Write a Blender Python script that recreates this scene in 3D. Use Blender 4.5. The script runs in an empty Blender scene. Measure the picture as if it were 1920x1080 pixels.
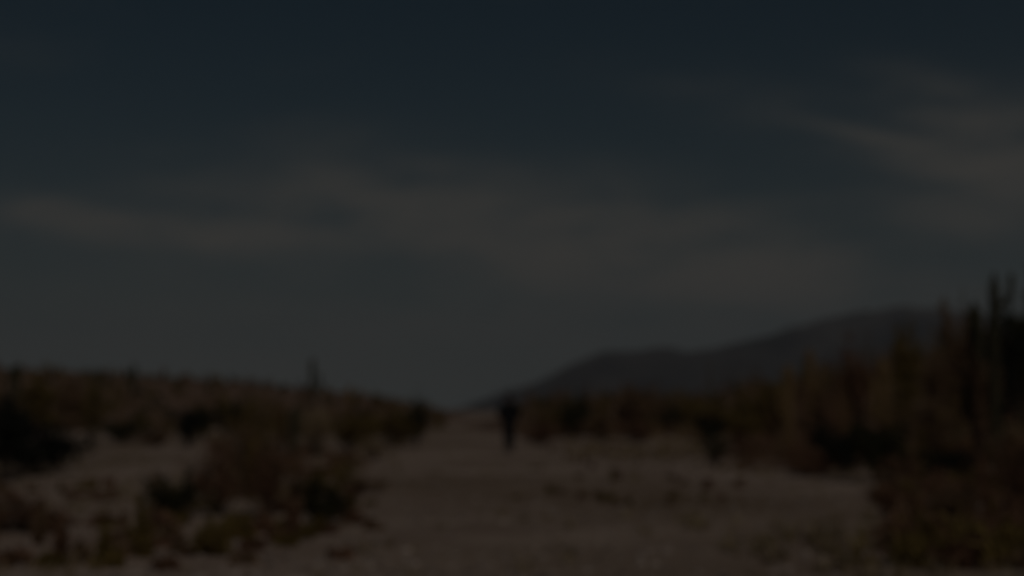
import bpy, bmesh, math, random
import numpy as np
from mathutils import Vector, Matrix, noise as mnoise
R = math.radians
random.seed(7)
rng = np.random.default_rng(7)
scene = bpy.context.scene
col = scene.collection

# ------------------------------------------------------------------ camera
F = 1920 * 50 / 36.0                    # focal length in photo pixels
HORIZON = 768.0
CAM_H = 1.40
PITCH = math.atan((HORIZON - 540) / F)
cd = bpy.data.cameras.new('camera')
cam = bpy.data.objects.new('camera', cd); col.objects.link(cam)
cam.location = (0, 0, CAM_H)
cam.rotation_euler = (math.pi / 2 + PITCH, 0, 0)
cd.lens = 50; cd.sensor_width = 36; cd.clip_start = 0.1; cd.clip_end = 30000
cd.dof.use_dof = True
cd.dof.focus_distance = 2.6
cd.dof.aperture_fstop = 1.8
scene.camera = cam

# ------------------------------------------------------------------ sky, sun, exposure
SUN_EL, SUN_AZ = R(40), R(160)          # azimuth from +Y (straight ahead) towards +X
world = bpy.data.worlds.new('World'); scene.world = world
world.use_nodes = True
nt = world.node_tree; nt.nodes.clear()
N = nt.nodes; L = nt.links
def math_node(op, a, b=None, c=None, clamp=False):
    n = N.new('ShaderNodeMath'); n.operation = op; n.use_clamp = clamp
    for i, v in enumerate((a, b, c)):
        if v is None: continue
        if isinstance(v, (int, float)): n.inputs[i].default_value = v
        else: L.new(v, n.inputs[i])
    return n.outputs[0]
sky = N.new('ShaderNodeTexSky'); sky.sky_type = 'NISHITA'; sky.sun_disc = False
sky.sun_elevation = SUN_EL; sky.sun_rotation = SUN_AZ
sky.altitude = 600; sky.air_density = 1.0; sky.dust_density = 1.2; sky.ozone_density = 1.6
tc = N.new('ShaderNodeTexCoord')
sep = N.new('ShaderNodeSeparateXYZ'); L.new(tc.outputs['Generated'], sep.inputs[0])
AZ = math_node('MULTIPLY', math_node('ARCTAN2', sep.outputs[0], sep.outputs[1]), 180 / math.pi)
EL = math_node('MULTIPLY', math_node('ARCSINE', sep.outputs[2]), 180 / math.pi)
comb = N.new('ShaderNodeCombineXYZ'); L.new(AZ, comb.inputs[0]); L.new(EL, comb.inputs[1])
def noise_node(vec, sx, sy, scale, detail, rot=0, off=0):
    m = N.new('ShaderNodeMapping'); L.new(vec, m.inputs[0])
    m.inputs['Scale'].default_value = (sx, sy, 1); m.inputs['Rotation'].default_value = (0, 0, R(rot))
    m.inputs['Location'].default_value = (off, off * .7, 0)
    t = N.new('ShaderNodeTexNoise'); t.inputs['Scale'].default_value = scale
    t.inputs['Detail'].default_value = detail; L.new(m.outputs[0], t.inputs['Vector'])
    return t.outputs['Fac']
def azel(px, py):
    x = (px - 960) / F; v = (540 - py) / F
    d = Vector((x, math.cos(PITCH) - v * math.sin(PITCH), math.sin(PITCH) + v * math.cos(PITCH))).normalized()
    return math.degrees(math.atan2(d.x, d.y)), math.degrees(math.asin(d.z))
wob = noise_node(comb.outputs[0], .12, .3, 1.0, 4, 0, 3)
wob2 = noise_node(comb.outputs[0], .10, .35, 1.0, 4, 0, 11)
AZw = math_node('ADD', AZ, math_node('MULTIPLY', math_node('SUBTRACT', wob, .5), 3.5))
ELw = math_node('ADD', EL, math_node('MULTIPLY', math_node('SUBTRACT', wob2, .5), 1.5))
# cloud banks: centre px, py, half length px, half thickness px, tilt degrees (positive = falls to the right), weight
BANKS = [
    (285, 432, 205, 22, 2, .85), (470, 440, 150, 26, 2, .40), (960, 620, 820, 120, 0, .25), (85, 395, 45, 20, 0, .35),
    (500, 390, 300, 60, -2, .28), (700, 400, 260, 50, 10, .30),
    (930, 420, 260, 80, 8, .55), (690, 365, 90, 26, 18, .25), (1180, 500, 320, 55, 9, .80),
    (1400, 525, 170, 42, 0, .85), (1330, 395, 90, 24, -4, .35), (1250, 420, 260, 60, 8, .38), (600, 270, 130, 40, -6, .10),
    (1650, 262, 130, 20, 20, .50), (1830, 312, 170, 26, 8, .62), (1880, 330, 120, 60, 4, .3), (1800, 370, 150, 22, 4, .42),
    (1850, 230, 150, 40, 22, .52), (1790, 415, 90, 26, 8, .40), (1390, 190, 200, 40, 10, .10),
    (2150, 300, 260, 90, 8, .5), (-350, 420, 260, 40, 6, .4), (1640, 500, 160, 60, 5, .2),
]
acc = None
for (px, py, hl, ht, tilt, w) in BANKS:
    a0, e0 = azel(px, py)
    sl, st = hl / F * 57.3, ht / F * 57.3
    ca, sa = math.cos(R(tilt)), math.sin(R(tilt))
    da = math_node('SUBTRACT', AZw, a0); de = math_node('SUBTRACT', ELw, e0)
    u = math_node('SUBTRACT', math_node('MULTIPLY', da, ca / sl), math_node('MULTIPLY', de, sa / sl))
    v = math_node('ADD', math_node('MULTIPLY', da, sa / st), math_node('MULTIPLY', de, ca / st))
    r2 = math_node('ADD', math_node('MULTIPLY', u, u), math_node('MULTIPLY', v, v))
    g = math_node('MULTIPLY', math_node('EXPONENT', math_node('MULTIPLY', r2, -.8)), w)
    acc = g if acc is None else math_node('ADD', acc, g)
fine = noise_node(comb.outputs[0], .20, .62, 1.0, 9, -7, 5)
wisp = noise_node(comb.outputs[0], .03, .10, 1.0, 6, -6, 21)
wide = math_node('MULTIPLY', math_node('SUBTRACT', wisp, .55, clamp=True), .8)
fmod = math_node('ADD', .30, math_node('MULTIPLY', math_node('SUBTRACT', fine, .34, clamp=True), 4.2))
cloud = math_node('MULTIPLY', math_node('ADD', acc, wide), fmod)
cloud = math_node('SUBTRACT', 1.0, math_node('EXPONENT', math_node('MULTIPLY', cloud, -1.35)))
# thin veil that thickens towards the horizon
veil = math_node('MULTIPLY', math_node('EXPONENT', math_node('MULTIPLY', math_node('MAXIMUM', EL, 0), -1 / 6.0)), .92)
def mixc(f, a, b):
    m = N.new('ShaderNodeMix'); m.data_type = 'RGBA'
    if isinstance(f, (int, float)): m.inputs[0].default_value = f
    else: L.new(f, m.inputs[0])
    for i, x in ((6, a), (7, b)):
        if isinstance(x, tuple): m.inputs[i].default_value = (*x, 1)
        else: L.new(x, m.inputs[i])
    return m.outputs[2]
hs = N.new('ShaderNodeHueSaturation'); hs.inputs['Saturation'].default_value = 1.36; hs.inputs['Value'].default_value = .235; hs.inputs['Hue'].default_value = .478
L.new(sky.outputs[0], hs.inputs['Color'])
c1 = mixc(veil, hs.outputs[0], (2.92, 3.48, 3.30))
c2 = mixc(cloud, c1, (3.72, 3.50, 3.10))
bg = N.new('ShaderNodeBackground'); bg.inputs['Strength'].default_value = .10
L.new(c2, bg.inputs['Color'])
wo = N.new('ShaderNodeOutputWorld'); L.new(bg.outputs[0], wo.inputs['Surface'])

sd = bpy.data.lights.new('sun', 'SUN'); sd.energy = 3.0; sd.angle = R(2.0); sd.color = (1, .95, .88)
sun = bpy.data.objects.new('sun', sd); col.objects.link(sun)
to_sun = Vector((math.sin(SUN_AZ) * math.cos(SUN_EL), math.cos(SUN_AZ) * math.cos(SUN_EL), math.sin(SUN_EL)))
sun.rotation_euler = to_sun.to_track_quat('Z', 'Y').to_euler()
sun.location = (60, 150, 200)

vs = scene.view_settings
vs.view_transform = 'Standard'; vs.look = 'None'; vs.gamma = 1.0; vs.use_curve_mapping = False
vs.exposure = -3.15
scene.render.dither_intensity = 1.0
scene.cycles.use_denoising = True
scene.cycles.max_bounces = 6
scene.cycles.volume_bounces = 1
scene.cycles.transparent_max_bounces = 8

# ------------------------------------------------------------------ helpers
def tag(o, label=None, cat=None, group=None, kind=None):
    if label: o['label'] = label
    if cat: o['category'] = cat
    if group: o['group'] = group
    if kind: o['kind'] = kind
    return o
def link(name, me, mat=None, parent=None):
    o = bpy.data.objects.new(name, me); col.objects.link(o)
    if mat and not me.materials: me.materials.append(mat)
    if parent: o.parent = parent
    return o
def mesh(name, V, Fc, smooth=False):
    me = bpy.data.meshes.new(name)
    me.from_pydata(V if isinstance(V, list) else V.tolist(), [], Fc if isinstance(Fc, list) else Fc.tolist())
    if smooth: me.shade_smooth()
    me.update(); return me
def empty(name, loc=(0, 0, 0), rz=0):
    o = bpy.data.objects.new(name, None); col.objects.link(o)
    o.empty_display_size = .3; o.location = loc; o.rotation_euler[2] = rz; return o
def mat(name, c1, c2, scale=4, rough=.9, detail=6, c3=None, bump=0, island=0, trans=0):
    m = bpy.data.materials.new(name); m.use_nodes = True
    t = m.node_tree; b = t.nodes['Principled BSDF']
    b.inputs['Roughness'].default_value = rough
    b.inputs['Specular IOR Level'].default_value = .2
    tc = t.nodes.new('ShaderNodeTexCoord')
    n = t.nodes.new('ShaderNodeTexNoise'); n.inputs['Scale'].default_value = scale; n.inputs['Detail'].default_value = detail
    t.links.new(tc.outputs['Object'], n.inputs['Vector'])
    r = t.nodes.new('ShaderNodeValToRGB'); e = r.color_ramp.elements
    e[0].position = .35; e[0].color = (*c1, 1); e[1].position = .65; e[1].color = (*c2, 1)
    t.links.new(n.outputs['Fac'], r.inputs[0])
    out = r.outputs[0]
    if c3:
        n2 = t.nodes.new('ShaderNodeTexNoise'); n2.inputs['Scale'].default_value = scale * .13; n2.inputs['Detail'].default_value = 4
        t.links.new(tc.outputs['Object'], n2.inputs['Vector'])
        r2 = t.nodes.new('ShaderNodeValToRGB'); q = r2.color_ramp.elements
        q[0].position = .45; q[0].color = (0, 0, 0, 1); q[1].position = .62; q[1].color = (1, 1, 1, 1)
        t.links.new(n2.outputs['Fac'], r2.inputs[0])
        mx = t.nodes.new('ShaderNodeMix'); mx.data_type = 'RGBA'
        t.links.new(r2.outputs[0], mx.inputs[0]); t.links.new(out, mx.inputs[6]); mx.inputs[7].default_value = (*c3, 1)
        out = mx.outputs[2]
    if island:
        g = t.nodes.new('ShaderNodeNewGeometry'); h = t.nodes.new('ShaderNodeHueSaturation')
        mr = t.nodes.new('ShaderNodeMapRange'); mr.inputs[3].default_value = 1 - island; mr.inputs[4].default_value = 1 + island
        t.links.new(g.outputs['Random Per Island'], mr.inputs[0]); t.links.new(mr.outputs[0], h.inputs['Value'])
        t.links.new(out, h.inputs['Color']); out = h.outputs[0]
    t.links.new(out, b.inputs['Base Color'])
    if trans:
        tr = t.nodes.new('ShaderNodeBsdfTranslucent'); t.links.new(out, tr.inputs['Color'])
        ms = t.nodes.new('ShaderNodeMixShader'); ms.inputs[0].default_value = trans
        t.links.new(b.outputs[0], ms.inputs[1]); t.links.new(tr.outputs[0], ms.inputs[2])
        t.links.new(ms.outputs[0], t.nodes['Material Output'].inputs['Surface'])
    if bump:
        bp = t.nodes.new('ShaderNodeBump'); bp.inputs['Strength'].default_value = bump
        t.links.new(n.outputs['Fac'], bp.inputs['Height']); t.links.new(bp.outputs[0], b.inputs['Normal'])
    return m
M = dict(
    sand=mat('pink_sand', (.36, .252, .190), (.52, .385, .300), .5, c3=(.24, .160, .100), bump=.3),
    hill=mat('hill_soil', (.17, .100, .062), (.28, .175, .118), .25, c3=(.20, .120, .078), bump=.3),
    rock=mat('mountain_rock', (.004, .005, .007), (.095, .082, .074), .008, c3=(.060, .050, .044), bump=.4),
    pebble=mat('pebble_stone', (.20, .15, .12), (.42, .34, .29), 3, island=.4),
    grass=mat('dry_grass', (.20, .145, .085), (.34, .26, .15), 3, island=.35),
    olive=mat('olive_leaf', (.185, .126, .038), (.31, .218, .074), 2, island=.4, trans=.45),
    green=mat('dark_green_leaf', (.045, .044, .018), (.085, .078, .032), 2, island=.4, trans=.45),
    brown=mat('dry_brown_leaf', (.23, .142, .080), (.35, .230, .136), 2, island=.4, trans=.45),
    red=mat('russet_twig_leaf', (.22, .118, .070), (.34, .195, .120), 2, island=.4, trans=.45),
    straw=mat('straw_leaf', (.42, .31, .18), (.56, .43, .27), 2, island=.3, trans=.45),
    black=mat('near_black_leaf', (.010, .012, .008), (.020, .022, .014), 2, island=.4),  # near-black leaf colour, the darkest of the foliage tones
    bark=mat('shrub_bark', (.055, .040, .030), (.11, .082, .062), 9, bump=.3),
    cactus=mat('cactus_skin', (.028, .026, .012), (.055, .048, .022), 3, rough=.7, bump=.2),
    cactus_b=mat('brown_cactus_skin', (.15, .090, .034), (.22, .14, .060), 3, rough=.7, bump=.2),
    spine=mat('cactus_spine', (.18, .14, .10), (.30, .25, .19), 9),
    coat=mat('black_coat_cloth', (.006, .006, .007), (.012, .012, .013), 40),
    trouser=mat('dark_trouser_cloth', (.010, .010, .012), (.020, .019, .022), 40),
    leather=mat('black_boot_leather', (.006, .005, .005), (.014, .012, .010), 30, rough=.5),
    hair=mat('dark_hair', (.008, .006, .005), (.016, .012, .010), 60),
    skin=mat('skin', (.30, .17, .12), (.36, .21, .15), 20, rough=.6),
    eye=mat('eye', (.02, .015, .012), (.03, .02, .015), 20, rough=.2),
)
def fbm(x, y, s, o=4, seed=0.0):
    v = 0; a = 1
    for i in range(o):
        v += a * mnoise.noise(Vector((x * s + seed, y * s - seed, seed * .37 + i * 7.1))); s *= 2.03; a *= .5
    return v
def smooth(t): t = max(0, min(1, t)); return t * t * (3 - 2 * t)
def interp(pts, x):
    if x <= pts[0][0]: return pts[0][1]
    for (a, b), (c, d) in zip(pts, pts[1:]):
        if x <= c:
            t = (x - a) / (c - a); return b + (d - b) * (t * t * (3 - 2 * t) * .5 + t * .5)
    return pts[-1][1]

# ------------------------------------------------------------------ ground
def ground_z(x, y):
    d = math.hypot(x, y)
    und = fbm(x, y, .05, 3, 2.0) * .10 + fbm(x, y, .6, 2, 5.0) * .025
    und *= smooth((260 - d) / 120) if y > 0 else 1
    bank = .9 * smooth((x - (5 + y * .20)) / 14) * smooth((y - 14) / 12) * smooth((160 - y) / 90)
    bank += .35 * smooth((-x - (6 + y * .16)) / 10) * smooth((y - 40) / 15) * smooth((160 - y) / 90)
    return und + bank
# low ridge on the left: skyline px -> py, standing RIDGE_Y metres away
RIDGE_Y = 190.0
RIDGE = [(-1400, 672), (-700, 668), (-300, 672), (0, 690), (180, 700), (420, 716), (600, 732), (700, 744), (780, 760), (832, 775), (880, 800), (960, 830)]
def sky_z(px, py, Y):
    v = (540 - py) / F
    fy = math.cos(PITCH) - v * math.sin(PITCH); fz = math.sin(PITCH) + v * math.cos(PITCH)
    return (px - 960) / F * Y / fy, CAM_H + fz / fy * Y
def hill_z(x, y):
    px = 960 + x / RIDGE_Y * F
    top = sky_z(px, interp(RIDGE, px), RIDGE_Y)[1]
    s = smooth((y - 66) / (RIDGE_Y - 66)) if y < RIDGE_Y else smooth((460 - y) / (460 - RIDGE_Y))
    rough = fbm(x, y, .035, 4, 9.0) * .55 * s * smooth((-8 - x) / 30) * (1 if abs(y - RIDGE_Y) > 10 else .35)
    return -1.2 + (top + 1.2) * (s ** .9) + rough * (1 - .5 * s)
BANK_Y = 115.0
SLOPE = [(900, 800), (965, 776), (1040, 762), (1120, 756), (1250, 754), (1400, 748), (1500, 734), (1600, 712), (1700, 692), (1800, 668), (1920, 642), (2150, 620), (2700, 640)]
def slope_z(x, y):
    px = 960 + x / BANK_Y * F
    top = sky_z(px, interp(SLOPE, px), BANK_Y)[1]
    y0 = 66 - 26 * smooth((px - 1350) / 600)
    s = smooth((y - y0) / (BANK_Y - y0)) if y < BANK_Y else smooth((330 - y) / (330 - BANK_Y))
    return -.7 + (top + .7) * (s ** .9) + fbm(x, y, .06, 4, 4.0) * .35 * s * (.3 if abs(y - BANK_Y) < 8 else 1)
def top_z(x, y):
    z = ground_z(x, y)
    if x > -4 and 38 < y < 330: z = max(z, slope_z(x, y))
    if x < 20 and 60 < y < 470: z = max(z, hill_z(x, y))
    return z
def grid(name, xs, ys, fz, m):
    V = [(x, y, fz(x, y)) for y in ys for x in xs]
    nx = len(xs); Fc = [(j * nx + i, j * nx + i + 1, (j + 1) * nx + i + 1, (j + 1) * nx + i) for j in range(len(ys) - 1) for i in range(nx - 1)]
    o = link(name, mesh(name, V, Fc, True), m); tag(o, kind='structure'); return o
def spread(lo, hi, fine_lo, fine_hi, step, grow=1.16):
    a = list(np.arange(fine_lo, fine_hi, step)); s = step; v = fine_hi
    while v < hi: a.append(v); s *= grow; v += s
    a.append(hi); s = step; v = fine_lo; b = []
    while v > lo: s *= grow; v -= s; b.append(max(v, lo))
    return sorted(set(round(q, 3) for q in a + b))
grid('ground', spread(-3900, 3900, -34, 34, .4), spread(-900, 5800, 8, 60, .3, 1.07), ground_z, M['sand'])
grid('hill', list(np.arange(-420, 26, 2.2)), list(np.arange(62, 462, 2.5)), hill_z, M['hill'])

grid('hill', list(np.arange(-4, 130, 1.2)), list(np.arange(38, 332, 1.6)), slope_z, M['hill'])

# far mountain on the right
MY = 2600.0
MR = [(px_, py_ - 6 * smooth((px_ - 1450) / 150)) for px_, py_ in ((820, 775), (860, 766), (905, 750), (960, 729), (1030, 703), (1085, 674), (1140, 659), (1190, 657), (1240, 652), (1290, 657),
      (1340, 656), (1380, 643), (1440, 630), (1500, 609), (1560, 596), (1640, 586), (1700, 581), (1750, 584), (1800, 591),
      (1860, 602), (1930, 612), (2050, 600), (2250, 590), (2600, 640), (3100, 720), (3700, 768))]
def mount_z(x, y):
    px = 960 + x / MY * F
    top = sky_z(px, interp(MR, px), MY)[1]
    w = 560 if y < MY else 900
    s = max(0, 1 - abs(y - MY) / w)
    g = abs(fbm(x, y * .6, .0045, 4, 31.0)) * 75 * (s * (1 - s)) * 4 * min(1, max(0, top) / 90)
    near = 1 if abs(y - MY) < 30 else 0
    return -3 + (top + 3) * (s ** 1.15) - g * .6 + fbm(x, y, .010, 3, 3.0) * 9.0 * s * min(1, max(0, top) / 60)
grid('mountain', list(np.arange(-190, 2660, 11)), list(np.arange(MY - 570, MY + 910, 11)), mount_z, M['rock'])

# ------------------------------------------------------------------ placing
def on_ground(px, py):
    """point of the terrain seen at photo pixel px, py"""
    v = (540 - py) / F
    d = Vector(((px - 960) / F, math.cos(PITCH) - v * math.sin(PITCH), math.sin(PITCH) + v * math.cos(PITCH)))
    t = 8.0; p = Vector((0, 0, CAM_H))
    while t < 420:
        q = p + d * t
        if q.z <= top_z(q.x, q.y): return Vector((q.x, q.y, top_z(q.x, q.y)))
        t += .12 + t * .002
    q = p + d * 240; return Vector((q.x, q.y, top_z(q.x, q.y)))

# ------------------------------------------------------------------ shrubs
def tubes(paths, sides=5):
    V = []; Fc = []
    for pts, rad in paths:
        base = len(V)
        for i, p in enumerate(pts):
            a = pts[max(0, i - 1)]; b = pts[min(len(pts) - 1, i + 1)]
            d = (Vector(b) - Vector(a)).normalized()
            s = d.cross(Vector((0.3, 1, 0.11))).normalized(); t = d.cross(s)
            for k in range(sides):
                an = 2 * math.pi * k / sides
                V.append(tuple(Vector(p) + (s * math.cos(an) + t * math.sin(an)) * rad[i]))
        for i in range(len(pts) - 1):
            for k in range(sides):
                q = (k + 1) % sides
                Fc.append((base + i * sides + k, base + i * sides + q, base + (i + 1) * sides + q, base + (i + 1) * sides + k))
        Fc.append(tuple(base + (len(pts) - 1) * sides + k for k in range(sides)))
    return V, Fc
def leaves(centres, size, r, elong=1.6, up=1.0):
    n = len(centres)
    u = r.normal(size=(n, 3)) * np.array([1, 1, up]); u /= np.linalg.norm(u, axis=1, keepdims=True)
    w = r.normal(size=(n, 3)); v = np.cross(u, w); v /= np.linalg.norm(v, axis=1, keepdims=True)
    s = size * r.uniform(.6, 1.4, (n, 1))
    A = np.stack([centres - u * s * elong, centres + v * s * .6, centres + u * s * elong, centres - v * s * .6], 1).reshape(-1, 3)
    Fc = np.arange(n * 4).reshape(-1, 4)
    return A, Fc
def make_shrub_mesh(seed, kind, nleaf=2600, leaf=.028):
    """unit shrub: about 1 high and 1 wide; returns (branch mesh, foliage mesh)"""
    r = np.random.default_rng(seed); rd = random.Random(seed)
    paths = []; tips = []
    n_main = {'dome': 15, 'tall': 11, 'tree': 4, 'wispy': 20}[kind]
    for i in range(n_main):
        az = 2 * math.pi * (i + rd.random() * .7) / n_main
        lean = {'dome': rd.uniform(.15, 1.15), 'tall': rd.uniform(.05, .42), 'tree': rd.uniform(.25, .6), 'wispy': rd.uniform(.1, .75)}[kind]
        ln = {'dome': rd.uniform(.42, .80), 'tall': rd.uniform(.62, .96), 'tree': rd.uniform(.55, .75), 'wispy': rd.uniform(.5, .98)}[kind]
        pts = [Vector((math.cos(az) * .02, math.sin(az) * .02, -.03))]; d = Vector((math.cos(az) * math.sin(lean), math.sin(az) * math.sin(lean), math.cos(lean)))
        for k in range(5):
            d = (d + Vector((rd.uniform(-.2, .2), rd.uniform(-.2, .2), rd.uniform(-.02, .16)))).normalized()
            pts.append(pts[-1] + d * ln / 5)
        r0 = {'tree': .032}.get(kind, .012)
        paths.append((pts, [r0 * (1 - .8 * k / 5) for k in range(6)])); tips.append((pts[-1], 1))
        for k in (2, 3, 4, 4, 5):
            dd = (d + Vector((rd.uniform(-1, 1), rd.uniform(-1, 1), rd.uniform(-.2, .7)))).normalized()
            l2 = ln * rd.uniform(.18, .38)
            q = [pts[k], pts[k] + dd * l2 * .5 + Vector((0, 0, .01)), pts[k] + dd * l2 + Vector((0, 0, .03))]
            paths.append((q, [r0 * .45, r0 * .3, r0 * .1])); tips += [(q[-1], .9), (q[1], .6)]
    V, Fc = tubes(paths, 4)
    wood = mesh('branches', V, Fc, True)
    C = []
    per = max(4, nleaf // len(tips))
    for p, w in tips:
        if rd.random() < .12: continue
        k = int(per * w * rd.uniform(.5, 1.5))
        sg = {'dome': .060, 'tall': .050, 'tree': .085, 'wispy': .035}[kind] * rd.uniform(.7, 1.3)
        c = r.normal(size=(k, 3)) * sg * np.array([1, 1, .8 if kind != 'wispy' else 1.8]) + np.array(p)
        C.append(c)
    C = np.concatenate(C); C[:, 2] = np.abs(C[:, 2])
    V, Fc = leaves(C, leaf if kind != 'wispy' else leaf * .6, r, 1.6 if kind != 'wispy' else 3.2)
    return wood, mesh('foliage', V, Fc)
BANK = {k: [make_shrub_mesh(s * 17 + i, k) for s in range(1, 4)] for i, k in enumerate(('dome', 'tall', 'tree', 'wispy'))}
FOL = {}
def foliage_mesh(kind, i, m):
    key = (kind, i, m)
    if key not in FOL:
        me = BANK[kind][i][1].copy(); me.materials.clear(); me.materials.append(M[m]); me.name = 'foliage'; FOL[key] = me
    return FOL[key]
for ks in BANK.values():
    for w, f in ks: w.materials.append(M['bark'])
count = 0
def shrub(px, base, top, width, kind, m, label, name='desert_shrub', cat='shrub', group=None, sink=0):
    """shrub whose foot is seen at (px, base), whose top reaches py = top, width in photo pixels"""
    global count
    count += 1; i = count % 3
    p = on_ground(px, base)
    s = p.y / F
    h = (base - top) * s; w = width * s
    e = empty(name, (p.x, p.y, p.z - sink), rng.uniform(0, 6.28))
    tag(e, label, cat, group)
    sx = w / .95; sz = h / .92
    for nm, me in (('branches', BANK[kind][i][0]), ('foliage', foliage_mesh(kind, i, m))):
        o = link(nm, me, None, e); o.scale = (sx, sx, sz)
    return e

# ------------------------------------------------------------------ cacti
def rib_column(pts, rad, ribs=11, depth=.16, cap=True):
    V = []; Fc = []; n = ribs * 2
    for i, p in enumerate(pts):
        a = pts[max(0, i - 1)]; b = pts[min(len(pts) - 1, i + 1)]
        d = (b - a).normalized(); s = d.cross(Vector((0, 1, .05))).normalized(); t = s.cross(d)
        for k in range(n):
            rr = rad[i] * (1 if k % 2 == 0 else 1 - depth); an = 2 * math.pi * k / n
            V.append(tuple(p + (s * math.cos(an) + t * math.sin(an)) * rr))
    for i in range(len(pts) - 1):
        for k in range(n):
            q = (k + 1) % n
            Fc.append((i * n + k, (i + 1) * n + k, (i + 1) * n + q, i * n + q))
    Fc.append(tuple((len(pts) - 1) * n + k for k in range(n)))
    return V, Fc
def spines(pts, rad, ribs, rd):
    V = []; Fc = []
    for i in range(1, len(pts)):
        for f in (0, .5):
            p = pts[i - 1].lerp(pts[i], f); r0 = rad[i - 1] + (rad[i] - rad[i - 1]) * f
            for k in range(ribs):
                an = 2 * math.pi * k / ribs
                d = Vector((math.cos(an), math.sin(an), 0)); c = p + d * r0 * .99
                for q in range(2):
                    tip = c + (d + Vector((rd.uniform(-.7, .7), rd.uniform(-.7, .7), rd.uniform(-.6, .6)))) * .05
                    b = len(V); V += [tuple(c + Vector((0, 0, .004))), tuple(c - Vector((0, 0, .004))), tuple(tip)]; Fc.append((b, b + 1, b + 2))
    return V, Fc
def cactus(px, base, top, width, arms, label, m='cactus', lean=0, name='columnar_cactus', group=None, seed=0, foot=None, cat='cactus'):
    """arms: list of (side px offset at top, fraction of height it leaves, fraction of height it reaches)"""
    rd = random.Random(seed + int(px))
    p = on_ground(px, base) if foot is None else foot
    s = p.y / F; H = (base - top) * s; r0 = width * s / 2
    e = empty(name, tuple(p)); tag(e, label, cat, group)
    n = 15
    pts = []; rad = []
    for i in range(n):
        t = i / (n - 1)
        pts.append(Vector((lean * s * t + math.sin(t * 3 + px) * .03 * H * .2, 0, -.15 + (H + .15) * t)))
        rad.append(r0 * (.80 + .3 * math.sin(min(1, t * 1.5) * math.pi * .6)) * (1 if t < .9 else math.sqrt(max(.02, 1 - ((t - .9) / .1) ** 2 * .95))))
    V, Fc = rib_column(pts, rad); o = link('trunk', mesh('trunk', V, Fc), M[m], e)
    V, Fc = spines(pts, rad, 11, rd); sp = link('spines', mesh('spines', V, Fc), M['spine'], o); tag(sp, kind='stuff')
    for (dx, f0, f1) in arms:
        z0 = H * f0; z1 = H * f1; x1 = dx * s; b = Vector((lean * s * f0, 0, z0)); ap = []; ar = []
        yo = rd.uniform(-.3, .3) * abs(x1)
        for i in range(12):
            t = i / 11
            if t < .4:
                u = t / .4; ap.append(b + Vector((x1 * math.sin(u * math.pi / 2), yo * math.sin(u * math.pi / 2), abs(x1) * .5 * (1 - math.cos(u * math.pi / 2)))))
            else:
                u = (t - .4) / .6; ap.append(Vector((b.x + x1 + .04 * x1 * u, yo, b.z + abs(x1) * .5 + (z1 - z0 - abs(x1) * .5) * u)))
            ar.append(r0 * (.62 if t > .15 else .45) * (1 if t < .88 else math.sqrt(max(.03, 1 - ((t - .88) / .12) ** 2 * .95))))
        V, Fc = rib_column(ap, ar, 9); link('arm', mesh('arm', V, Fc), M[m], e)
    return e

# ---- plants one can tell apart, from the photograph (px, base py, top py, width px)
S = shrub
# left side
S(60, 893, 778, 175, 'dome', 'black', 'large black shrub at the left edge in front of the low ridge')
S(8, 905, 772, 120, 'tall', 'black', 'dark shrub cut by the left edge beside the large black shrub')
S(70, 845, 728, 90, 'tall', 'olive', 'olive upright shrub rising behind the large black shrub')
S(128, 842, 728, 80, 'tall', 'brown', 'brown upright shrub just right of the olive one at far left')
S(172, 838, 735, 62, 'wispy', 'olive', 'yellowish wispy shrub at the left end of the bare sand')
S(232, 832, 786, 78, 'dome', 'green', 'low dark green shrub at the far rim of the left sand patch')
S(290, 838, 800, 62, 'dome', 'brown', 'low brown shrub between two dark green ones left of centre')
S(352, 838, 772, 68, 'tree', 'black', 'blackish round bush standing at the far rim of the left sand')
S(382, 826, 758, 48, 'tree', 'green', 'small green bush touching the right side of the blackish round bush')
S(428, 832, 766, 70, 'tall', 'green', 'green upright shrub right of the blackish round bush')
S(478, 870, 770, 92, 'wispy', 'olive', 'olive wispy shrub left of the thin dark cactus')
S(530, 868, 778, 55, 'tall', 'brown', 'narrow brown shrub hugging the thin dark cactus on its left')
S(590, 858, 782, 78, 'wispy', 'straw', 'pale straw coloured shrub right of the thin dark cactus')
S(655, 846, 762, 105, 'dome', 'olive', 'olive domed shrub on the left rim of the sandy track')
S(735, 838, 766, 98, 'dome', 'olive', 'broad olive shrub beside the track, second from the gap')
S(782, 838, 775, 50, 'tall', 'green', 'dark narrow shrub at the left edge of the sandy track')
S(700, 862, 832, 70, 'wispy', 'straw', 'low straw tuft at the edge of the pale sand left of the person', name='grass_tuft', cat='grass tuft')
# left foreground
S(325, 985, 885, 88, 'dome', 'green', 'dark green foreground shrub left of centre at the bottom')
S(602, 990, 893, 108, 'dome', 'green', 'dark green foreground shrub right of the russet twigs at the bottom')
S(405, 968, 872, 110, 'wispy', 'red', 'russet twiggy foreground shrub between two dark green shrubs')
S(500, 972, 862, 100, 'wispy', 'red', 'tall russet twiggy shrub in the left foreground below the thin cactus')
S(470, 925, 820, 95, 'wispy', 'brown', 'brown brush clump behind the russet foreground twigs')
S(30, 1000, 945, 130, 'wispy', 'red', 'low russet twigs in the bottom left corner')
S(680, 925, 895, 70, 'dome', 'brown', 'small brown cushion plant on the pale sand left of the person')
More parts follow.
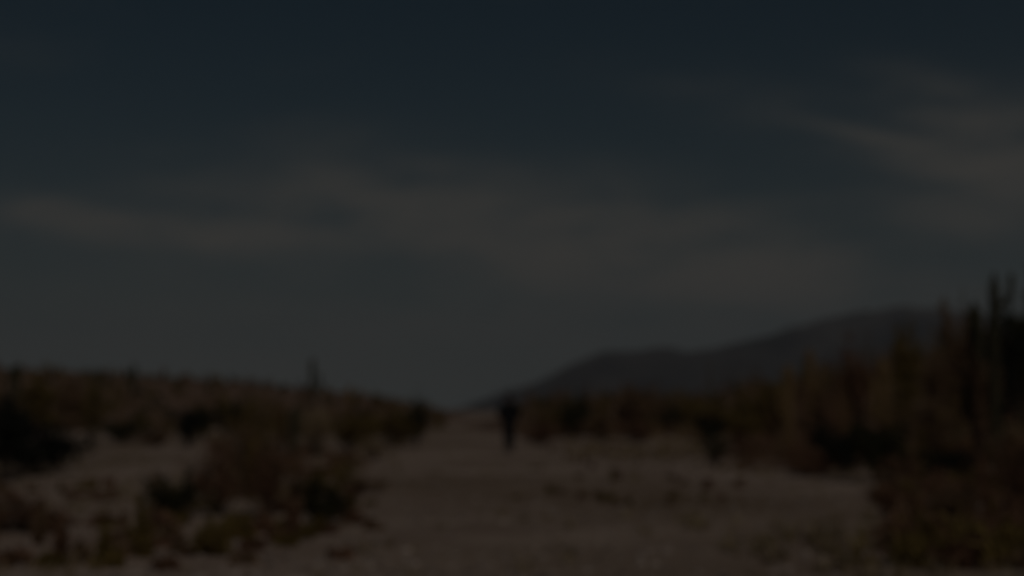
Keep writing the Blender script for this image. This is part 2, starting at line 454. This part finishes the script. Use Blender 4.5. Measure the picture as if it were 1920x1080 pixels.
# centre and right
S(1015, 835, 790, 62, 'dome', 'red', 'low russet shrub immediately right of the person')
S(1078, 822, 745, 78, 'dome', 'green', 'dark shrub right of the person at the foot of the mountain')
S(1042, 812, 765, 60, 'dome', 'olive', 'small olive shrub between the person and the dark shrub')
S(1128, 828, 770, 62, 'dome', 'brown', 'brown shrub right of the dark shrub near the centre')
S(1190, 820, 708, 84, 'dome', 'brown', 'tallest brown shrub near the centre, rising against the far mountain')
S(1192, 832, 785, 60, 'dome', 'red', 'low russet shrub in front of the tall brown shrub')
S(1255, 808, 752, 56, 'dome', 'green', 'dark green bush alone at the far side of the right sand')
S(1322, 818, 742, 88, 'dome', 'olive', 'wide olive shrub at the left end of the right thicket')
S(1330, 832, 778, 48, 'tree', 'black', 'small blackish bush in front of the wide olive shrub')
S(1395, 832, 740, 110, 'dome', 'olive', 'large olive shrub in the middle of the right thicket')
S(1342, 876, 820, 50, 'wispy', 'green', 'small dark tuft standing out on the right sand')
S(1410, 858, 812, 98, 'dome', 'red', 'low russet shrub below the large olive shrub of the right thicket')
S(1448, 846, 742, 68, 'tall', 'olive', 'upright olive shrub left of the brown pointed cactus')
S(1530, 850, 735, 95, 'tall', 'brown', 'brown upright shrub between the pointed cactus and the black bushes')
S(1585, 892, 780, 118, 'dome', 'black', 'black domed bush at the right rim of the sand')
S(1520, 893, 848, 90, 'dome', 'red', 'low russet shrub at the foot of the black domed bush')
S(1650, 905, 775, 110, 'dome', 'green', 'dark green shrub right of the black domed bush')
S(1610, 850, 690, 80, 'tall', 'red', 'tall russet shrub behind the black domed bush')
S(1735, 872, 765, 100, 'wispy', 'brown', 'pale brown brush below the tall cacti at right')
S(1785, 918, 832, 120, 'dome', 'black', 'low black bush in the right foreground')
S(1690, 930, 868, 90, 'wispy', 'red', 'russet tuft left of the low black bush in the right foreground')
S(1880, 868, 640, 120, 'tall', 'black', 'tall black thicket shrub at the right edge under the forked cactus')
S(1846, 884, 690, 80, 'tall', 'brown', 'brown upright shrub in front of the tall cacti at right')
S(1925, 840, 600, 95, 'tall', 'green', 'tall green shrub cut by the right edge')
S(1905, 985, 840, 130, 'wispy', 'red', 'russet twiggy shrub in the bottom right corner')
S(1800, 985, 925, 110, 'wispy', 'brown', 'low brown tuft at the bottom right beside the russet twigs')
S(1765, 842, 690, 85, 'tall', 'brown', 'brown upright shrub between two cacti at right')
# cacti
C_ = cactus
C_(550, 882, 765, 15, [], 'thin dark cactus without arms in the left middle ground')
C_(585, 768, 672, 9, [(14, .35, .72)], 'slim cactus on the low ridge with its tip against the sky')
C_(250, 745, 683, 9, [(-9, .4, .8)], 'short cactus breaking the skyline of the left ridge')
C_(30, 790, 682, 12, [(-14, .45, .85)], 'cactus on the ridge at the far left edge')
C_(180, 775, 693, 10, [], 'straight cactus on the ridge above the left sand')
C_(655, 775, 722, 8, [], 'small cactus low on the ridge near the gap', m='cactus_b')
C_(1480, 858, 685, 18, [(-17, .45, .72)], 'brown pointed cactus rising above the right thicket', m='cactus_b')
C_(1522, 850, 655, 15, [(18, .5, .88)], 'slender brown cactus with one arm against the mountain', m='cactus_b')
C_(1660, 860, 675, 20, [(-20, .4, .82)], 'brown cactus with a left arm in the right thicket', m='cactus_b')
S(1700, 868, 655, 70, 'tall', 'olive', 'tall olive shrub right of the brown cactus with a left arm')
C_(1835, 882, 568, 26, [(-19, .3, .62)], 'thick one armed cactus whose pointed tip reaches the sky')
C_(1870, 888, 512, 17, [(34, .84, 1.0)], 'tallest cactus, thin with a forked top at the right edge', lean=3)
S(1798, 868, 618, 62, 'tall', 'brown', 'tall brown shrub left of the thick one armed cactus')

# ------------------------------------------------------------------ scrub, grass and gravel that nobody could count
def scatter_shrubs(name, spots, m, leaf, nper, seed):
    r = np.random.default_rng(seed); C = []
    for (x, y, z, w, h) in spots:
        k = nper
        if r.random() < .22: h = h * r.uniform(1.3, 2.0); w = w * .35
        else: h = h * r.uniform(.6, 1.1)
        lob = r.normal(size=(7, 3)) * np.array([.30 * w, .30 * w, .26 * h]) + np.array([x, y, z + h * .45])
        c = lob[r.integers(0, 7, k)] + r.normal(size=(k, 3)) * np.array([.10 * w, .10 * w, .24 * h])
        c[:, 2] = np.maximum(c[:, 2], z)
        C.append(c)
    V, Fc = leaves(np.concatenate(C), leaf, r, 2.4, 2.5)
    o = link(name, mesh(name, V, Fc), M[m]); tag(o, kind='stuff'); return o
spots = {'olive': [], 'brown': [], 'green': []}
for i in range(560):                                              # ridge
    y = random.uniform(70, 205); px = random.uniform(-350, 835); x = (px - 960) / F * y
    z = top_z(x, y)
    if hill_z(x, y) < ground_z(x, y) and random.random() < .5: continue
    h = random.uniform(.5, 1.5) * (1.0 if y < 130 else .55)
    spots[random.choice(('olive', 'brown', 'brown', 'green'))].append((x, y, z - .05, h * 1.3, h))
for i in range(330):                                              # right plain
    y = random.uniform(62, 240); px = random.uniform(985, 2300); x = (px - 960) / F * y
    h = random.uniform(.5, 1.4) * (1 + .5 * (px > 1350))
    spots[random.choice(('olive', 'brown', 'brown'))].append((x, y, top_z(x, y) - .05, h * 1.3, h))
for i in range(420):                                              # slope on the right
    y = random.uniform(52, 118); px = random.uniform(1000, 2250); x = (px - 960) / F * y
    if slope_z(x, y) < ground_z(x, y): continue
    h = random.uniform(.4, 1.1) * (1 + .5 * (px > 1450))
    spots[random.choice(('olive', 'brown', 'brown', 'green'))].append((x, y, top_z(x, y) - .05, h * 1.4, h))
NM = {'olive': ('olive desert scrub on the ridge and plain'), 'brown': ('dry brown desert scrub on the ridge and plain'), 'green': ('dark green desert scrub on the ridge')}
for k, sp in spots.items():
    o = scatter_shrubs('desert_scrub', sp, k, .075, 150, 5); tag(o, NM[k], 'scrub')

near = {'red': [], 'brown': [], 'olive': [], 'straw': []}
for i in range(110):
    p = on_ground(random.uniform(1060, 1380), random.uniform(802, 858)); h = random.uniform(.05, .16)
    near['straw'].append((p.x, p.y, p.z - .02, h * 2.6, h))
for (xa, xb, ya, yb, n, h0, h1) in ((1665, 1990, 890, 1070, 60, .14, .45), (1400, 1960, 838, 884, 70, .5, 1.2), (290, 700, 915, 1070, 46, .06, .24),
                                    (400, 650, 842, 940, 30, .18, .5), (-60, 330, 912, 1070, 50, .06, .22), (960, 1420, 835, 950, 46, .03, .10)):
    for i in range(n):
        px = random.uniform(xa, xb); p = on_ground(px, random.uniform(ya, yb)); h = random.uniform(h0, h1)
        near[random.choice(('red', 'red', 'brown', 'olive') if ya > 880 else ('brown', 'olive', 'red'))].append((p.x, p.y, p.z - .03, h * 1.7, h))
for k, sp in near.items():
    o = scatter_shrubs('dry_brush', sp, k, .026, 420, 8); tag(o, {'red': 'russet', 'brown': 'brown', 'olive': 'olive', 'straw': 'straw coloured'}[k] + ' low dry brush growing around the larger shrubs', 'brush')
def track(x, y):
    """1 on the bare sandy track and the open sand, 0 in the grown-over parts"""
    c = smooth(1 - (abs(x + .6 - .02 * (y - 20)) - 2.2) / 2.5)
    c = max(c, smooth(1 - abs((x - (4.2 + (28 - y) * .25)) / 4.5)) * smooth((y - 15) / 8) * smooth((48 - y) / 12))
    c = max(c, smooth(1 - abs((x + 8.2) / 3.2)) * smooth((y - 20) / 6) * smooth((46 - y) / 10))
    return c
G = []; r = np.random.default_rng(3)
GV = []; GF = []
for i in range(6500):
    y = random.uniform(10.5, 95) if i % 3 else random.uniform(10.5, 35); x = random.uniform(-.42, .42) * y
    if random.random() < .93 * track(x, y) or fbm(x, y, .16, 2, 12.0) < -.12: continue
    z = top_z(x, y); n = 16; hh = random.uniform(.04, .20) * (.55 + .9 * max(0, fbm(x, y, .25, 2, 6.0) + .4))
    for k in range(n):
        a = random.uniform(0, 6.28); rr = random.uniform(0, .09); ln = hh * random.uniform(.6, 1.3); b = len(GV)
        cx, cy = x + math.cos(a) * rr, y + math.sin(a) * rr; ox, oy = -math.sin(a) * .009, math.cos(a) * .009
        GV += [(cx - ox, cy - oy, z - .01), (cx + ox, cy + oy, z - .01), (cx + math.cos(a) * ln * .6, cy + math.sin(a) * ln * .6, z + ln)]
        GF.append((b, b + 1, b + 2))
tag(link('dry_grass', mesh('dry_grass', GV, GF), M['grass']), 'short dry grass scattered over the sandy ground', 'grass', kind='stuff')
GV = []; GF = []
for i in range(6000):
    y = 10 + 60 * random.random() ** 2; x = random.uniform(-.42, .42) * y; z = top_z(x, y); s = random.uniform(.012, .055)
    b = len(GV); st = [random.uniform(.7, 1.2) for _ in range(6)]
    for k in range(5):
        a = k * 1.2566 + st[5]; GV.append((x + math.cos(a) * s * st[k], y + math.sin(a) * s * st[k], z - .006))
    for k in range(5):
        a = k * 1.2566 + st[5]; GV.append((x + math.cos(a) * s * .65 * st[k], y + math.sin(a) * s * .65 * st[k], z + s * .6 * st[k]))
    for k in range(5): GF.append((b + k, b + (k + 1) % 5, b + 5 + (k + 1) % 5, b + 5 + k))
    GF.append((b + 5, b + 6, b + 7, b + 8, b + 9))
tag(link('gravel', mesh('gravel', GV, GF), M['pebble']), 'loose pale gravel on the sandy ground', 'gravel', kind='stuff')

# ------------------------------------------------------------------ person
def skin_mesh(V, E, rad, sub=2, root=0):
    me = bpy.data.meshes.new('tmp'); me.from_pydata([tuple(v) for v in V], E, [])
    o = bpy.data.objects.new('tmp', me); col.objects.link(o)
    sk = o.modifiers.new('s', 'SKIN'); sk.use_smooth_shade = True
    for i, d in enumerate(me.skin_vertices[0].data):
        q = rad[i]; d.radius = q if isinstance(q, tuple) else (q, q); d.use_root = (i == root)
    ss = o.modifiers.new('u', 'SUBSURF'); ss.levels = sub; ss.render_levels = sub
    bpy.context.view_layer.update()
    out = bpy.data.meshes.new_from_object(o.evaluated_get(bpy.context.evaluated_depsgraph_get()))
    bpy.data.objects.remove(o); bpy.data.meshes.remove(me)
    return out
def joined(name, meshes):
    bm = bmesh.new()
    for m_ in meshes: bm.from_mesh(m_)
    out = bpy.data.meshes.new(name); bm.to_mesh(out); bm.free(); out.shade_smooth(); return out
def ball(c, s, seg=16, ring=10, fn=None):
    bm = bmesh.new(); bmesh.ops.create_uvsphere(bm, u_segments=seg, v_segments=ring, radius=1)
    for v in bm.verts:
        p = v.co.copy()
        if fn: p = fn(p)
        v.co = Vector((p.x * s[0] + c[0], p.y * s[1] + c[1], p.z * s[2] + c[2]))
    me = bpy.data.meshes.new('b'); bm.to_mesh(me); bm.free(); return me
def chain(pts, rad, **k): return skin_mesh([Vector(p) for p in pts], [(i, i + 1) for i in range(len(pts) - 1)], rad, **k)
# faces +Y (walks away from the camera); x = left/right, z up
J = dict(pel=(0, 0, .95), waist=(0, .01, 1.10), chest=(0, .02, 1.30), neck=(.0, .02, 1.49), skull=(0, .045, 1.63),
         shl=(-.185, .02, 1.42), ell=(-.315, -.05, 1.17), wrl=(-.205, .09, .99),
         shr=(.185, .02, 1.42), elr=(.275, -.04, 1.16), wrr=(.205, .07, .93),
         hpl=(-.085, 0, .92), knl=(-.085, .13, .52), anl=(-.065, .02, .10),
         hpr=(.085, 0, .92), knr=(.075, -.02, .50), anr=(.055, -.22, .13))
names = list(J)
edges = [('pel', 'waist'), ('waist', 'chest'), ('chest', 'neck'), ('neck', 'skull'), ('chest', 'shl'), ('shl', 'ell'), ('ell', 'wrl'),
         ('chest', 'shr'), ('shr', 'elr'), ('elr', 'wrr'), ('pel', 'hpl'), ('hpl', 'knl'), ('knl', 'anl'), ('pel', 'hpr'), ('hpr', 'knr'), ('knr', 'anr')]
RB = dict(pel=.12, waist=.105, chest=.125, neck=.055, skull=.06, shl=.055, ell=.038, wrl=.026, shr=.055, elr=.038, wrr=.026,
          hpl=.085, knl=.055, anl=.036, hpr=.085, knr=.055, anr=.036)
E_ = [(names.index(a), names.index(b)) for a, b in edges]
body = skin_mesh([J[n] for n in names], E_, [RB[n] for n in names])
def headfn(p):
    q = p.copy()
    if q.z < 0: q.x *= 1 - .28 * (-q.z); q.y = q.y * (1 - .08 * -q.z) + .10 * -q.z
    return q
hc = (0, .035, 1.655)
head = ball(hc, (.078, .098, .118), 24, 16, headfn)
parts = [body, head,
         ball((0, .142, 1.640), (.013, .020, .024)), ball((0, .133, 1.598), (.026, .010, .009)),
         ball((-.080, .03, 1.645), (.010, .022, .032)), ball((.080, .03, 1.645), (.010, .022, .032)),
         ball((-.031, .118, 1.664), (.014, .010, .010)), ball((.031, .118, 1.664), (.014, .010, .010))]
def hand(w, d, sx):
    w = Vector(w); d = Vector(d).normalized(); side = Vector((0, 1, 0)); side = (side - d * side.dot(d)).normalized(); inn = d.cross(side) * (1 if sx < 0 else -1)
    out = [chain([w - d * .02, w + d * .04, w + d * .085], [.024, (.036, .018), (.036, .016)])]
    for k, (o, ln) in enumerate(((.030, .070), (.011, .078), (-.009, .073), (-.028, .058))):
        b = w + d * .075 + side * o
        out.append(chain([b, b + d * ln * .45, b + d * ln * .78 + inn * ln * .18, b + d * ln * .95 + inn * ln * .42], [.009, .0088, .008, .007], sub=1))
    b = w + d * .025 + side * .022
    out.append(chain([b, b + side * .025 + d * .03, b + side * .030 + d * .062 + inn * .012], [.012, .0105, .008], sub=1))
    return out
parts += hand(J['wrl'], (.10, .25, -1), -1) + hand(J['wrr'], (-.05, .2, -1), 1)
fp = on_ground(955, 849)
# set feet level
person = empty('person', (fp.x, fp.y, fp.z + .02), R(4)); person.scale = (1.05, 1.05, 1.05)
tag(person, 'person in a dark jacket and trousers seen from behind, walking down the sandy track', 'person')
bo = link('body', joined('body', parts), M['skin'], person)
jn = ['pel', 'waist', 'chest', 'neck', 'shl', 'ell', 'wrl', 'shr', 'elr', 'wrr']
JJ = {n: Vector(J[n]) for n in jn}
JJ['pel'] = Vector((0, 0, .86)); JJ['neck'] = Vector((0, .015, 1.475))
JJ['wrl'] = Vector(J['ell']).lerp(Vector(J['wrl']), .94); JJ['wrr'] = Vector(J['elr']).lerp(Vector(J['wrr']), .94)
RJ = dict(pel=(.25, .18), waist=(.235, .17), chest=(.24, .18), neck=.075, shl=.10, ell=.085, wrl=.052, shr=.11, elr=.085, wrr=.052)
je = [(jn.index(a), jn.index(b)) for a, b in edges if a in jn and b in jn]
link('jacket', joined('jacket', [skin_mesh([JJ[n] for n in jn], je, [RJ[n] for n in jn])]), M['coat'], person)
tn = ['pel', 'hpl', 'knl', 'anl', 'hpr', 'knr', 'anr']
RT = dict(pel=.15, hpl=.13, knl=.10, anl=.07, hpr=.13, knr=.10, anr=.07)
te = [(tn.index(a), tn.index(b)) for a, b in edges if a in tn and b in tn]
link('trousers', joined('trousers', [skin_mesh([J[n] for n in tn], te, [RT[n] for n in tn])]), M['trouser'], person)
for an, pitch in (('anl', 0), ('anr', -.45)):
    a = Vector(J[an])
    toe = Vector((0, math.cos(pitch), math.sin(pitch))); dn = Vector((0, math.sin(pitch), -math.cos(pitch)))
    link('boot', joined('boot', [chain([a + Vector((0, 0, .05)), a + dn * .045 - toe * .03, a + dn * .055 + toe * .07, a + dn * .065 + toe * .17],
                                       [.055, (.05, .045), (.048, .036), (.04, .024)])]), M['leather'], person)
hairm = ball((0, .022, 1.678), (.088, .104, .112), 24, 16)
bm = bmesh.new(); bm.from_mesh(hairm)
bmesh.ops.delete(bm, geom=[v for v in bm.verts if (v.co.y > .085 and v.co.z < 1.715) or v.co.z < 1.59], context='VERTS')
bm.to_mesh(hairm); bm.free(); hairm.shade_smooth()
link('hair', hairm, M['hair'], person)

# ------------------------------------------------------------------ haze
hm = bpy.data.materials.new('haze_air'); hm.use_nodes = True
t = hm.node_tree; t.nodes.clear()
pv = t.nodes.new('ShaderNodeVolumePrincipled'); pv.inputs['Color'].default_value = (.80, .88, .98, 1)
pv.inputs['Density'].default_value = .00018; pv.inputs['Anisotropy'].default_value = .3
mo = t.nodes.new('ShaderNodeOutputMaterial'); t.links.new(pv.outputs[0], mo.inputs['Volume'])
x0, x1, y0, y1, z0, z1 = -4000, 4000, -1000, 5900, -6, 330
V = [(x, y, z) for z in (z0, z1) for y in (y0, y1) for x in (x0, x1)]
Fc = [(0, 2, 3, 1), (4, 5, 7, 6), (0, 1, 5, 4), (2, 6, 7, 3), (0, 4, 6, 2), (1, 3, 7, 5)]
tag(link('haze', mesh('haze', V, Fc), hm), 'thin pale haze in front of the far mountain', 'haze', kind='stuff')
